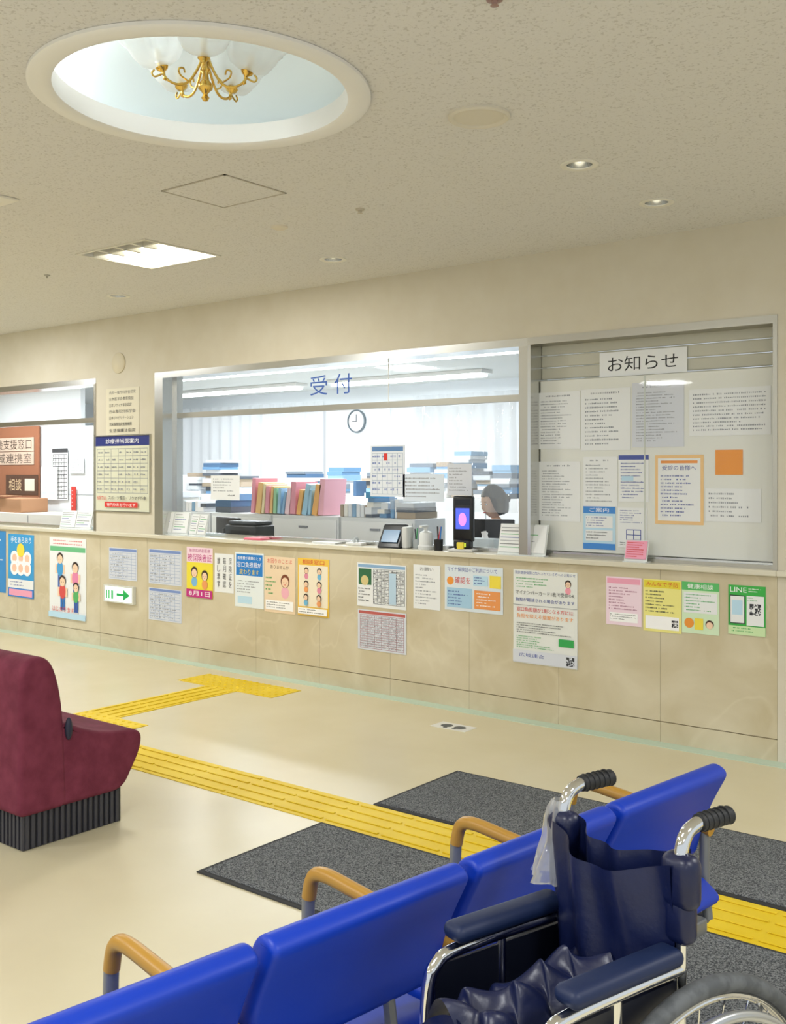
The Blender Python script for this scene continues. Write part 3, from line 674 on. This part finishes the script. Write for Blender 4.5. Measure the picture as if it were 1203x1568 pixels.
def leaflet_stand(name,u0,u1,vt,vb,y,rot=0,cards=2,paper=PW):
    x0,x1=wx(u0,y),wx(u1,y);w=x1-x0;h=wz(u0,vt,y)-LEDGE
    T=Matrix.Translation(((x0+x1)/2,y,LEDGE))@Matrix.Rotation(rot,4,'Z')
    b=MB(name,T)
    b.box((-w/2,-.02,0),(w/2,.05,.006),M("#dfe4e4",.2))
    R=Matrix.Translation((0,.0,.006))@Matrix.Rotation(math.radians(-14),4,'X')
    b.box((-w/2,0,0),(w/2,.004,h*1.02),M("#e7ece8",.4),R)
    for k in range(cards):
        a=-w/2+w*k/cards+.006;c=-w/2+w*(k+1)/cards-.006
        b.box((a,-.006,.012),(c,-.002,h*.98),paper,R)
        n=7
        for j in range(n):
            z=h*(.9-.11*j);e=a+(c-a)*random.uniform(.5,.92);q=a+.008
            mm=[GY,K,GN,NV][(k+j)%4] if paper is PW else RD
            while q<e:
                b.box((q,-.0066,z-.005),(q+.006,-.006,z),mm,R);q+=.009
    return b.done(smooth=False)
leaflet_stand("leaflet_stand",243,284,784,822,D+.05,.1,2)
leaflet_stand("leaflet_stand",286,316,788,822,D+.03,-.15,2)
leaflet_stand("leaflet_stand",94,136,782,815,D+.05,.1,2)
leaflet_stand("standing_notice_card",762,834,803,850,D+.005,.03,1)
leaflet_stand("small_pink_card_stand",955,990,828,862,D-.0,.0,1,PK)
b=MB("desk_printer",Matrix.Translation((on(352,D+.1),D+.29,LEDGE)))
b.rbox((-.17,-.09,0),(.17,.12,.09),.015,M("#23272b",.4));b.rbox((-.15,-.07,.09),(.15,.11,.12),.01,M("#343a40",.4));b.box((-.1,-.092,.02),(.1,-.09,.05),M("#0c0d0f",.5));b.done()
b=MB("pink_tray",Matrix.Translation((on(393,D+.06),D+.06,LEDGE)))
b.rbox((-.09,-.05,0),(.09,.05,.012),.004,M("#ec6f86",.5));b.box((-.08,-.045,.012),(.08,.045,.018),M("#f7a5b2",.5))
b.done()
b=MB("tape_dispenser",Matrix.Translation((on(545,D+.07),D+.07,LEDGE)));b.rbox((-.07,-.03,0),(.07,.03,.02),.006,M("#e2e2de",.4));b.torus((0,0,.03),.02,.008,M("#bfc6c8",.4),seg=16,rs=6);b.done()
# forms tray, tissue box and cup behind the devices
b=MB("stack_of_forms",Matrix.Translation((on(500,D+.07),D+.07,LEDGE))@Matrix.Rotation(.1,4,'Z'))
for k in range(6): b.box((-.10+.003*(k%2),-.04,.002*k),(.10+.003*(k%2),.05,.002*k+.0017),PW)
b.done(smooth=False)
b=MB("tissue_box",Matrix.Translation((on(742,D+.3),D+.30,LEDGE)))
b.rbox((-.1,-.05,0),(.1,.05,.07),.004,M("#d7e3ea",.5));b.grid(lambda s,t:(-.03+.06*s,.012*math.sin(s*9+t*3),.068+.05*t-.02*abs(s-.5)),10,6,WH);b.done()
b=MB("pen_cup",Matrix.Translation((on(638,D+.11),D+.10,LEDGE)))
b.lathe([(.0005,0),(.022,0),(.024,.06),(.021,.06),(.02,.01)],(0,0,0),M("#c5ccd0",.4),16);b.cyl((0,0,.02),(.01,.005,.13),.004,M("#3aa05a",.4),8);b.cyl((0,.005,.02),(-.012,.005,.125),.004,K,8);b.done()
# ================================================================ CEILING FITTINGS
b=MB("ceiling_dome_recess")
cx,cy=DC
b.lathe([(.565,-.001),(.565,-.012),(.553,-.02),(.5,-.02),(.487,-.012),(.487,.058),(.495,.062)],(cx,cy,CEIL),M("#eceae5",.5,name="dome_ring"),96)
m_dome=M("#dfe5e4",.7,name="dome_white")
b.lathe([(.495,.062),(.62,.062),(.63,.09),(.61,.17),(.54,.27),(.42,.35),(.25,.40),(.1,.418),(.0005,.42)],(cx,cy,CEIL),m_dome,96)
b.done(50)
l=bpy.data.lights.new("cove_lamp","POINT");l.energy=4.6;l.shadow_soft_size=.04;l.color=(.95,.985,1)
o=bpy.data.objects.new("cove_lamp",l);o.location=(cx-CY*.5,cy-SY*.5,CEIL+.13);scene.collection.objects.link(o)
l=bpy.data.lights.new("cove_lamp","POINT");l.energy=.6;l.shadow_soft_size=.04;l.color=(.93,.98,1)
o=bpy.data.objects.new("cove_lamp",l);o.location=(cx-.1,cy-.5,CEIL+.14);scene.collection.objects.link(o)
# chandelier
b=MB("chandelier",Matrix.Translation((cx+.01,cy,CEIL)))
b.lathe([(.0005,.419),(.06,.416),(.05,.39),(.012,.38)],(0,0,0),m_brass,24)
b.tube([(0,0,.39),(0,0,.06)],.008,m_brass,10,1)
b.lathe([(.0005,-.03),(.008,-.028),(.014,-.018),(.007,-.008),(.012,0),(.024,.012),(.026,.025),(.014,.04),(.01,.06),(.018,.075),(.01,.09),(.008,.12)],(0,0,0),m_brass,20)
for k in range(5):
    a=2*math.pi*k/5+.5;R=Matrix.Rotation(a,4,'Z')
    b.tube([(.0,0,.16),(.02,0,.09),(.055,0,.03),(.09,0,.012),(.125,0,.02),(.143,0,.04),(.138,0,.06)],.0045,m_brass,8,6,T=R)
    b.tube([(.06,0,.03),(.085,0,.045),(.09,0,.065),(.075,0,.07),(.07,0,.055)],.0033,m_brass,6,5,T=R)
    b.tube([(.143,0,.04),(.17,0,.025),(.18,0,.035),(.172,0,.047)],.0033,m_brass,6,5,T=R)
    Q=R@Matrix.Translation((.142,0,.045))@Matrix.Rotation(.3,4,'Y')
    b.lathe([(.0005,-.03),(.008,-.022),(.004,-.012),(.006,0),(.018,.008),(.022,.016),(.012,.02),(.012,.03)],(0,0,0),m_brass,14,T=Q)
    b.lathe([(.014,.018),(.038,.022),(.066,.036),(.082,.06),(.09,.09),(.108,.115)],(0,0,0),m_shade,36,T=Q,mod=lambda t,h:1+.1*h*math.cos(6*t))
    b.ball((0,0,.055),(.012,.012,.022),M("#fff6e0",.3,name="bulb_glass"),T=Q,seg=10,rg=8)
b.done(50)
p=hp(733,177,CEIL)
b=MB("ceiling_speaker");b.lathe([(.112,0),(.112,-.008),(.104,-.014),(.095,-.012),(.09,-.006),(.0005,-.008)],(p[0],p[1],CEIL),M("#d9d2c2",.6),40);b.done()
for (p,r) in downs:
    b=MB("recessed_downlight")
    b.lathe([(r+.022,0),(r+.022,-.004),(r+.012,-.008),(r-.004,-.004),(r-.004,0.0)],(p[0],p[1],CEIL),M("#e6e2d6",.4),32)
    b.lathe([(r-.004,0),(r-.01,.05),(r-.02,.09),(.0005,.095)],(p[0],p[1],CEIL),m_steel,32)
    b.ball((p[0],p[1],CEIL+.045),(.026,.026,.035),M("#fffbe8",.3,name="bulb_white",emit=1.2),seg=12,rg=8);b.done()
b=MB("smoke_detector");p=hp(551,320,CEIL);b.lathe([(.022,0),(.02,-.008),(.008,-.01),(.008,-.018),(.014,-.02),(.0005,-.022)],(p[0],p[1],CEIL),M("#c4bba8",.5),16);b.done()
b=MB("smoke_detector");p=hp(428,347,CEIL);b.lathe([(.045,0),(.043,-.008),(.03,-.014),(.0005,-.016)],(p[0],p[1],CEIL),M("#ddd4c0",.5),20);b.done()
b=MB("sprinkler_head");p=hp(757,-2,CEIL);b.lathe([(.024,0),(.022,-.005),(.009,-.008),(.007,-.016),(.012,-.019),(.0005,-.02)],(p[0],p[1],CEIL),M("#9a7a72",.4),18);b.done()
b=MB("sprinkler_head");p=hp(72,421,CEIL);b.lathe([(.02,0),(.018,-.006),(.006,-.01),(.006,-.02),(.0005,-.022)],(p[0],p[1],CEIL),m_steel2,14);b.done()
# access panel frame
ps=[hp(247,292,CEIL),hp(343,266,CEIL),hp(438,295,CEIL),hp(343,318,CEIL)]
ax0=(ps[0][0]+ps[3][0])/2;ax1=(ps[1][0]+ps[2][0])/2;ay0=(ps[0][1]+ps[1][1])/2;ay1=(ps[2][1]+ps[3][1])/2
b=MB("ceiling_access_panel");t=.009;mm=M("#b3ab9a",.4,metal=.4,name="panel_trim")
for a,c in (((ax0,ay0),(ax1,ay0+t)),((ax0,ay1-t),(ax1,ay1)),((ax0,ay0),(ax0+t,ay1)),((ax1-t,ay0),(ax1,ay1))):
    b.box((a[0],a[1],CEIL-.004),(c[0],c[1],CEIL),mm)
b.box((ax0+t,ay0+t,CEIL-.002),(ax1-t,ay1-t,CEIL),m_ceil);b.done(smooth=False)
# visible fluorescent fixture
b=MB("added_ceiling_light")
t=.02;rim=M("#d8d4c6",.4)
for a,c in (((FX0-t,FY0-t),(FX1+t,FY0)),((FX0-t,FY1),(FX1+t,FY1+t)),((FX0-t,FY0),(FX0,FY1)),((FX1,FY0),(FX1+t,FY1))):
    b.box((a[0],a[1],CEIL-.006),(c[0],c[1],CEIL),rim)
for a,c in (((FX0,FY0),(FX1,FY0+.003)),((FX0,FY1-.003),(FX1,FY1)),((FX0,FY0),(FX0+.003,FY1)),((FX1-.003,FY0),(FX1,FY1))):
    b.box((a[0],a[1],CEIL),(c[0],c[1],CEIL+.11),m_white)
b.box((FX0,FY0,CEIL+.11),(FX1,FY1,CEIL+.12),m_white)
b.box((FX0+.005,FY0+.2,CEIL+.002),(FX1-.005,FY1-.005,CEIL+.012),M("#fffdf0",.5,emit=4,name="light_diffuser"))
b.box((FX0+.005,FY0+.005,CEIL+.055),(FX1-.005,FY0+.2,CEIL+.06),M("#b5b2a8",.5))
for k in range(1,4):
    x=FX0+(FX1-FX0)*k/4;b.box((x-.012,FY0,CEIL+.0),(x+.012,FY0+.2,CEIL+.05),M("#dcd9ce",.4))
b.box((FX0,FY0+.09,CEIL),(FX1,FY0+.105,CEIL+.05),M("#dcd9ce",.4));b.done(smooth=False)
b=MB("ceiling_air_vent");b.rbox((-4.98,2.1,CEIL-.012),(-4.36,2.70,CEIL),.006,M("#eae6da",.5));
for k in range(4): b.box((-4.92+.03*k,2.16+.03*k,CEIL-.018),(-4.42-.03*k,2.165+.03*k,CEIL-.012),m_white)
b.done()
def added_lamp(x,y,e=43,sx=.58,sy=.58,col=(.97,.985,1)):  # out-of-view ceiling fixture, added to light the lobby
    b=MB("added_ceiling_light");b.box((x-.32,y-.32,CEIL-.008),(x+.32,y+.32,CEIL),m_white);b.done(smooth=False)
    l=bpy.data.lights.new("added_ceiling_lamp","AREA");l.shape='RECTANGLE';l.size=sx;l.size_y=sy;l.energy=e;l.color=col
    o=bpy.data.objects.new("added_ceiling_lamp",l);o.location=(x,y,CEIL-.012);scene.collection.objects.link(o)
for x,y in ((-8.0,3.9),(1.0,3.6),(1.0,1.0),(-1.6,-.1),(-4.6,-.6),(-7.6,.9),(-2,-3),(1.2,-2.2),(-6,-3.2),(-10.8,2.5)): added_lamp(x,y)
l=bpy.data.lights.new("added_ceiling_lamp","AREA");l.shape='RECTANGLE';l.size=.55;l.size_y=.3;l.energy=28;l.color=(1,.99,.95)
o=bpy.data.objects.new("added_ceiling_lamp",l);o.location=((FX0+FX1)/2,FY0+.35,CEIL-.003);scene.collection.objects.link(o)
# ================================================================ FLOOR MARKINGS AND MATS
m_tac=noisemat("tactile_yellow","#dfbf1e","#e8ca34",3,.5,spec=.3)
b=MB("tactile_paving_strip")
TY0,TY1=3.17,3.47
b.box((-9.5,TY0,0),(3,TY1,.003),m_tac)
x=-9.5
while x<2.9:
    for k in range(4):
        y=TY0+.035+k*.0767;b.rbox((x+.01,y-.009,.003),(x+.29,y+.009,.0075),.004,m_tac,n=1)
    x+=.3
SX0,SX1=-5.35,-5.05
b.box((SX0,TY1,0),(SX1,4.72,.003),m_tac)
b.box((SX1,TY1,0),(SX1+.28,TY1+.3,.003),m_tac)
y=TY1+.3
while y<4.7:
    for k in range(4):
        x=SX0+.035+k*.0767;b.rbox((x-.009,y+.01,.003),(x+.009,min(y+.29,4.71),.0075),.004,m_tac,n=1)
    y+=.3
b.box((-5.65,4.72,0),(-4.73,5.0,.003),m_tac)
def dots(x0,y0,x1,y1):
    y=y0+.03
    while y<y1:
        x=x0+.03
        while x<x1:
            b.lathe([(.012,.003),(.009,.007),(.0005,.0075)],(x,y,0),m_tac,8);x+=.06
        y+=.06
dots(-5.65,4.72,-4.73,5.0);dots(SX0,TY1,SX1+.28,TY1+.3)
b.done(smooth=False)
m_mat=noisemat("charcoal_mat","#44474b","#8b8e90",230,.95,.8,230,.4,.62,2,spec=.05,bdist=.004)
m_med=M("#2e2f31",.8,name="mat_edge")
for (x0,y0,x1,y1) in ((-2.88,2.49,1.2,3.165),(-2.86,3.475,1.2,4.12)):
    b=MB("entrance_mat");b.rbox((x0,y0,0),(x1,y1,.006),.003,m_med,n=1);b.rbox((x0+.022,y0+.022,.0),(x1-.022,y1-.022,.011),.003,m_mat,n=1);b.done(smooth=False)
p=hp(694,1113)
b=MB("footprint_floor_sticker",Matrix.Translation((p[0],p[1],0)))
b.box((-.12,-.065,0),(.12,.065,.0015),M("#e4e3dc",.5))
for sx in (-1,1):
    b.add([(sx*.045+.028*math.cos(2*math.pi*i/16)*1.3,.035*math.sin(2*math.pi*i/16)+.0,.002) for i in range(16)],[tuple(range(16))],M("#5b5f60",.6))
    b.add([(sx*.03+.014*math.cos(2*math.pi*i/12),-.04+.012*math.sin(2*math.pi*i/12),.002) for i in range(12)],[tuple(range(12))],M("#5b5f60",.6))
b.done(smooth=False,recalc=False)
# ================================================================ SOFA
m_sofa=noisemat("maroon_velour","#6a2a3c","#7a3548",14,.8,.25,300,.35,.65,spec=.25,bdist=.002)
SXR=-3.53;SXL=-5.6
b=MB("maroon_sofa")
back=roundpoly([(2.185,.135),(2.19,.735),(2.325,.745),(2.38,.56),(2.40,.135)],[.035,.09,.10,.15,.035],6)
b.prof(back,SXL,SXR,m_sofa,'X',.022,5)
seat=roundpoly([(2.37,.135),(2.67,.135),(2.765,.29),(2.765,.37),(2.55,.39),(2.36,.48)],[.035,.05,.06,.06,.10,.04],6)
b.prof(seat,SXL+.005,SXR-.004,m_sofa,'X',.022,5)
for xx in (SXR-.69,SXR-1.38):
    b.tube([(xx,2.38,.45),(xx,2.56,.395),(xx,2.74,.38)],.006,m_sofa,8,4)
m_plinth=M("#26262b",.5,name="sofa_plinth")
b.box((SXL+.03,2.22,0),(SXR-.03,2.67,.14),m_plinth)
y=2.225
while y<2.66: b.box((SXR-.032,y,.004),(SXR-.022,y+.014,.136),M("#3c3c44",.5));y+=.026
x=SXL+.03
while x<SXR-.03: b.box((x,2.212,.004),(x+.014,2.222,.136),M("#3c3c44",.5));x+=.026
b.ball((SXR+.001,2.40,.44),(.012,.016,.045),M("#1d2238",.5))
b.done(35)
# ================================================================ BLUE BENCH ROW
A=Vector((-1.195,1.163,0));ROT=math.atan2(-.140,.990)
RM=Matrix.Translation(A)@Matrix.Rotation(ROT,4,'Z')   # local x=rear, y=along
m_blue=M("#0535ac",.44,name="blue_vinyl",spec=.4)
m_must=M("#b08330",.35,name="mustard_armrest")
m_grey=M("#7a7d80",.4,metal=.3,name="grey_metal")
b=MB("blue_waiting_bench",RM)
pitch=.484
bp=roundpoly([(-.095,.46),(-.045,.46),(-.012,.58),(.05,.695),(.015,.715),(-.015,.70),(-.075,.58)],[.02,.02,.08,.02,.02,.02,.08],4)
sp=roundpoly([(-.50,.36),(.005,.345),(.035,.375),(-.03,.42),(-.30,.41),(-.47,.43)],[.03,.03,.03,.03,.05,.03],4)
for k in range(-2,3):
    y0=k*pitch+.0;y1=y0+pitch-.025
    b.prof(bp,y0,y1,m_blue,'Y',.012,4)
    b.prof(sp,y0,y1,m_blue,'Y',.016,4)
    for q in (.12,.34): b.tube([(-.03,y0+q,.30),(-.045,y0+q,.40),(-.06,y0+q,.50)],.012,m_grey,8,3)
b.rbox((-.26,-2*pitch,.27),(-.20,3*pitch-.03,.32),.006,m_grey)
b.rbox((-.06,-2*pitch,.27),(-.01,3*pitch-.03,.31),.006,m_grey)
for y in (-.7,.72,1.2):
    b.rbox((-.25,y-.02,.03),(-.21,y+.02,.28),.005,m_grey);b.rbox((-.48,y-.025,0),(.0,y+.025,.03),.01,m_grey)
for k in range(-2,4):
    y=k*pitch-.012
    b.tube([(-.01,y,.53),(-.12,y,.545),(-.30,y,.56),(-.40,y,.565),(-.44,y,.548),(-.455,y,.50)],.0165,m_must,14,6)
    b.tube([(-.455,y,.51),(-.458,y,.44),(-.45,y,.30)],.015,m_grey,12,3)
    b.tube([(-.02,y,.30),(-.03,y,.40),(-.03,y,.54)],.013,m_grey,10,3)
    b.tube([(-.45,y,.30),(-.2,y,.295),(-.02,y,.30)],.012,m_grey,8,3)
b.done(45)
# ================================================================ WHEELCHAIR
WO=Vector((-.785,1.61,0));WR=math.radians(-16)
WM=Matrix.Translation(WO)@Matrix.Rotation(WR,4,'Z')    # local x=right, y=backwards
m_navy=noisemat("navy_vinyl","#081032","#0c1740",9,.36,.25,60,.3,.7,spec=.5,bdist=.003)
m_navy2=M("#0f1f42",.5,name="navy_pad",spec=.4)
m_tyre=noisemat("grey_tyre","#4a4d50","#5c5f62",40,.7)
b=MB("folding_wheelchair",WM)
hw=.13
for s in (-1,1):
    X=s*hw
    b.tube([(X,-.01,.30),(X,-.005,.5),(X,.0,.80),(X,.002,.845),(X,.015,.872),(X,.04,.882),(X,.06,.883)],.0115,m_chrome,14,6)
    b.tube([(X,.045,.883),(X,.12,.881)],.0145,m_rub,16,1)
    for q in range(5): b.torus((0,0,0),.0145,.0018,m_rub,T=Matrix.Translation((X,.055+q*.013,.883))@Matrix.Rotation(math.pi/2,4,'X'),seg=16,rs=6,axis='Z')
    b.ball((X,.121,.881),(.0155,.006,.0155),m_rub)
    b.tube([(X,.0,.66),(X,-.1,.662),(X,-.25,.66),(X,-.29,.648),(X,-.308,.61),(X,-.312,.5),(X,-.315,.36),(X,-.35,.27),(X,-.41,.14)],.0115,m_chrome,14,6)
    b.tube([(X,.0,.45),(X,-.16,.45),(X,-.312,.45)],.011,m_chrome,12,2)
    b.tube([(X,-.005,.24),(X,-.2,.24),(X,-.345,.28)],.011,m_chrome,12,2)
    b.tube([(X,-.15,.45),(X,-.15,.66)],.009,m_chrome,10,1)
    b.rbox((X-.026,-.262,.674),(X+.026,-.015,.704),.0145,m_navy2,n=4)
    b.box((X-.003,-.295,.46),(X+.003,-.01,.645),M("#0b0f1c",.4,name="side_panel"))
    b.tube([(X,-.38,.20),(X,-.45,.12),(X,-.48,.07)],.010,m_chrome,10,3)
    b.rbox((X-.05,-.60,.06),(X+.05,-.46,.075),.006,m_blk)
    b.tube([(X,-.28,.26),(X,-.28,.17)],.012,m_chrome,10,1)
    b.torus((X,-.26,.075),.058,.017,m_tyre,seg=28,rs=8);b.cyl((X-.015,-.26,.075),(X+.015,-.26,.075),.045,M("#3a3c40",.5),20)
    b.tube([(X-s*.02,-.28,.17),(X-s*.02,-.27,.12),(X-s*.02,-.26,.075)],.006,m_chrome,8,2)
    wxx=X+s*.03;WCy=.01;WRr=.31;WZ=WRr+.015
    b.torus((wxx,WCy,WZ),WRr,.015,m_tyre,seg=80,rs=10)
    b.torus((wxx,WCy,WZ),WRr-.018,.008,m_chrome,seg=80,rs=8,flat=1.3)
    b.torus((wxx+s*.03,WCy,WZ),WRr-.04,.009,M("#b9bcc0",.3,metal=.8,name="hand_rim"),seg=80,rs=8)
    b.cyl((wxx-.03,WCy,WZ),(wxx+.03,WCy,WZ),.022,m_chrome,16)
    b.cyl((X,WCy,WZ),(wxx,WCy,WZ),.010,m_chrome,10)
    for q in range(28):
        a=2*math.pi*q/28;a2=a+(.35 if q%2 else -.35);o=.018*(1 if q%4<2 else -1)
        b.cyl((wxx+o,WCy+.02*math.cos(a2),WZ+.02*math.sin(a2)),(wxx,WCy+(WRr-.02)*math.cos(a),WZ+(WRr-.02)*math.sin(a)),.0012,m_chrome,5)
    for q in range(6):
        a=2*math.pi*q/6;b.cyl((wxx,WCy+(WRr-.02)*math.cos(a),WZ+(WRr-.02)*math.sin(a)),(wxx+s*.03,WCy+(WRr-.04)*math.cos(a),WZ+(WRr-.04)*math.sin(a)),.004,m_chrome,6)
    b.rbox((X-.008+s*.02,-.30,.44),(X+.008+s*.02,-.27,.47),.004,m_blk);b.tube([(X+s*.02,-.285,.45),(X+s*.025,-.30,.48),(X+s*.03,-.31,.51)],.006,m_chrome,8,3)
    b.rbox((X-.032,-.022,.755),(X+.032,.024,.845),.02,m_navy,n=4)
    b.rbox((X-.026,-.02,.70),(X+.026,.02,.78),.018,m_navy,n=4)
b.grid(lambda s,t:(-hw+2*hw*s, .02-.06*math.sin(math.pi*s)**1.5*(1-.15*t)+.008*math.sin(s*22+t*4),.46+.385*t-.02*math.sin(math.pi*s)*t),40,20,m_navy)
b.grid(lambda s,t:(-hw+2*hw*s, -.02-.05*math.sin(math.pi*s)**1.3+.008*math.sin(s*18+t*5),.46+.37*t-.03*math.sin(math.pi*s)*t),40,20,m_navy)
# folded-up seat fabric with gathers
def hump(s): return max(math.sin(math.pi*s),0)**.7
def seat(s,t):
    x=-hw+2*hw*s;y=-.34+.33*t
    g=math.sin(math.pi*s)
    z=.475+.175*hump(s)*(.92+.08*t)+.016*math.sin(t*24+2.5*math.sin(s*6))*g+.012*math.sin(s*19+t*9)
    return (x,y-.03*g-.012*math.sin(s*9)+.01*math.sin(t*30+s*11)*g,z)
b.grid(seat,70,70,m_navy)
b.grid(lambda s,t:(-hw+2*hw*s,-.34-.03*math.sin(math.pi*s)-.012*math.sin(s*9)+.018*math.sin(s*26)*(1-t),(.475+.161*hump(s))*t+.40*(1-t)),60,10,m_navy)
b.cyl((-hw,-.12,.24),(hw,-.12,.45),.011,m_chrome,12);b.cyl((hw,-.15,.24),(-hw,-.15,.45),.011,m_chrome,12)
b.done(50)
b=MB("plastic_bag",WM@Matrix.Translation((-hw-.012,.0,.77)))
b.lathe([(.012,.09),(.018,.075),(.022,.055),(.026,.02),(.034,0),(.043,-.03),(.05,-.05),(.035,-.052)],(0,0,0),m_bag,40,mod=lambda a,h:1+.16*math.sin(5*a+4*h)+.1*math.sin(9*a-3*h)+.05*math.sin(17*a+6*h))
b.done(80)
# ================================================================ WORLD
w=bpy.data.worlds.new("world");scene.world=w;w.use_nodes=True
bg=w.node_tree.nodes["Background"];bg.inputs[0].default_value=(.88,.95,1,1);bg.inputs[1].default_value=.9
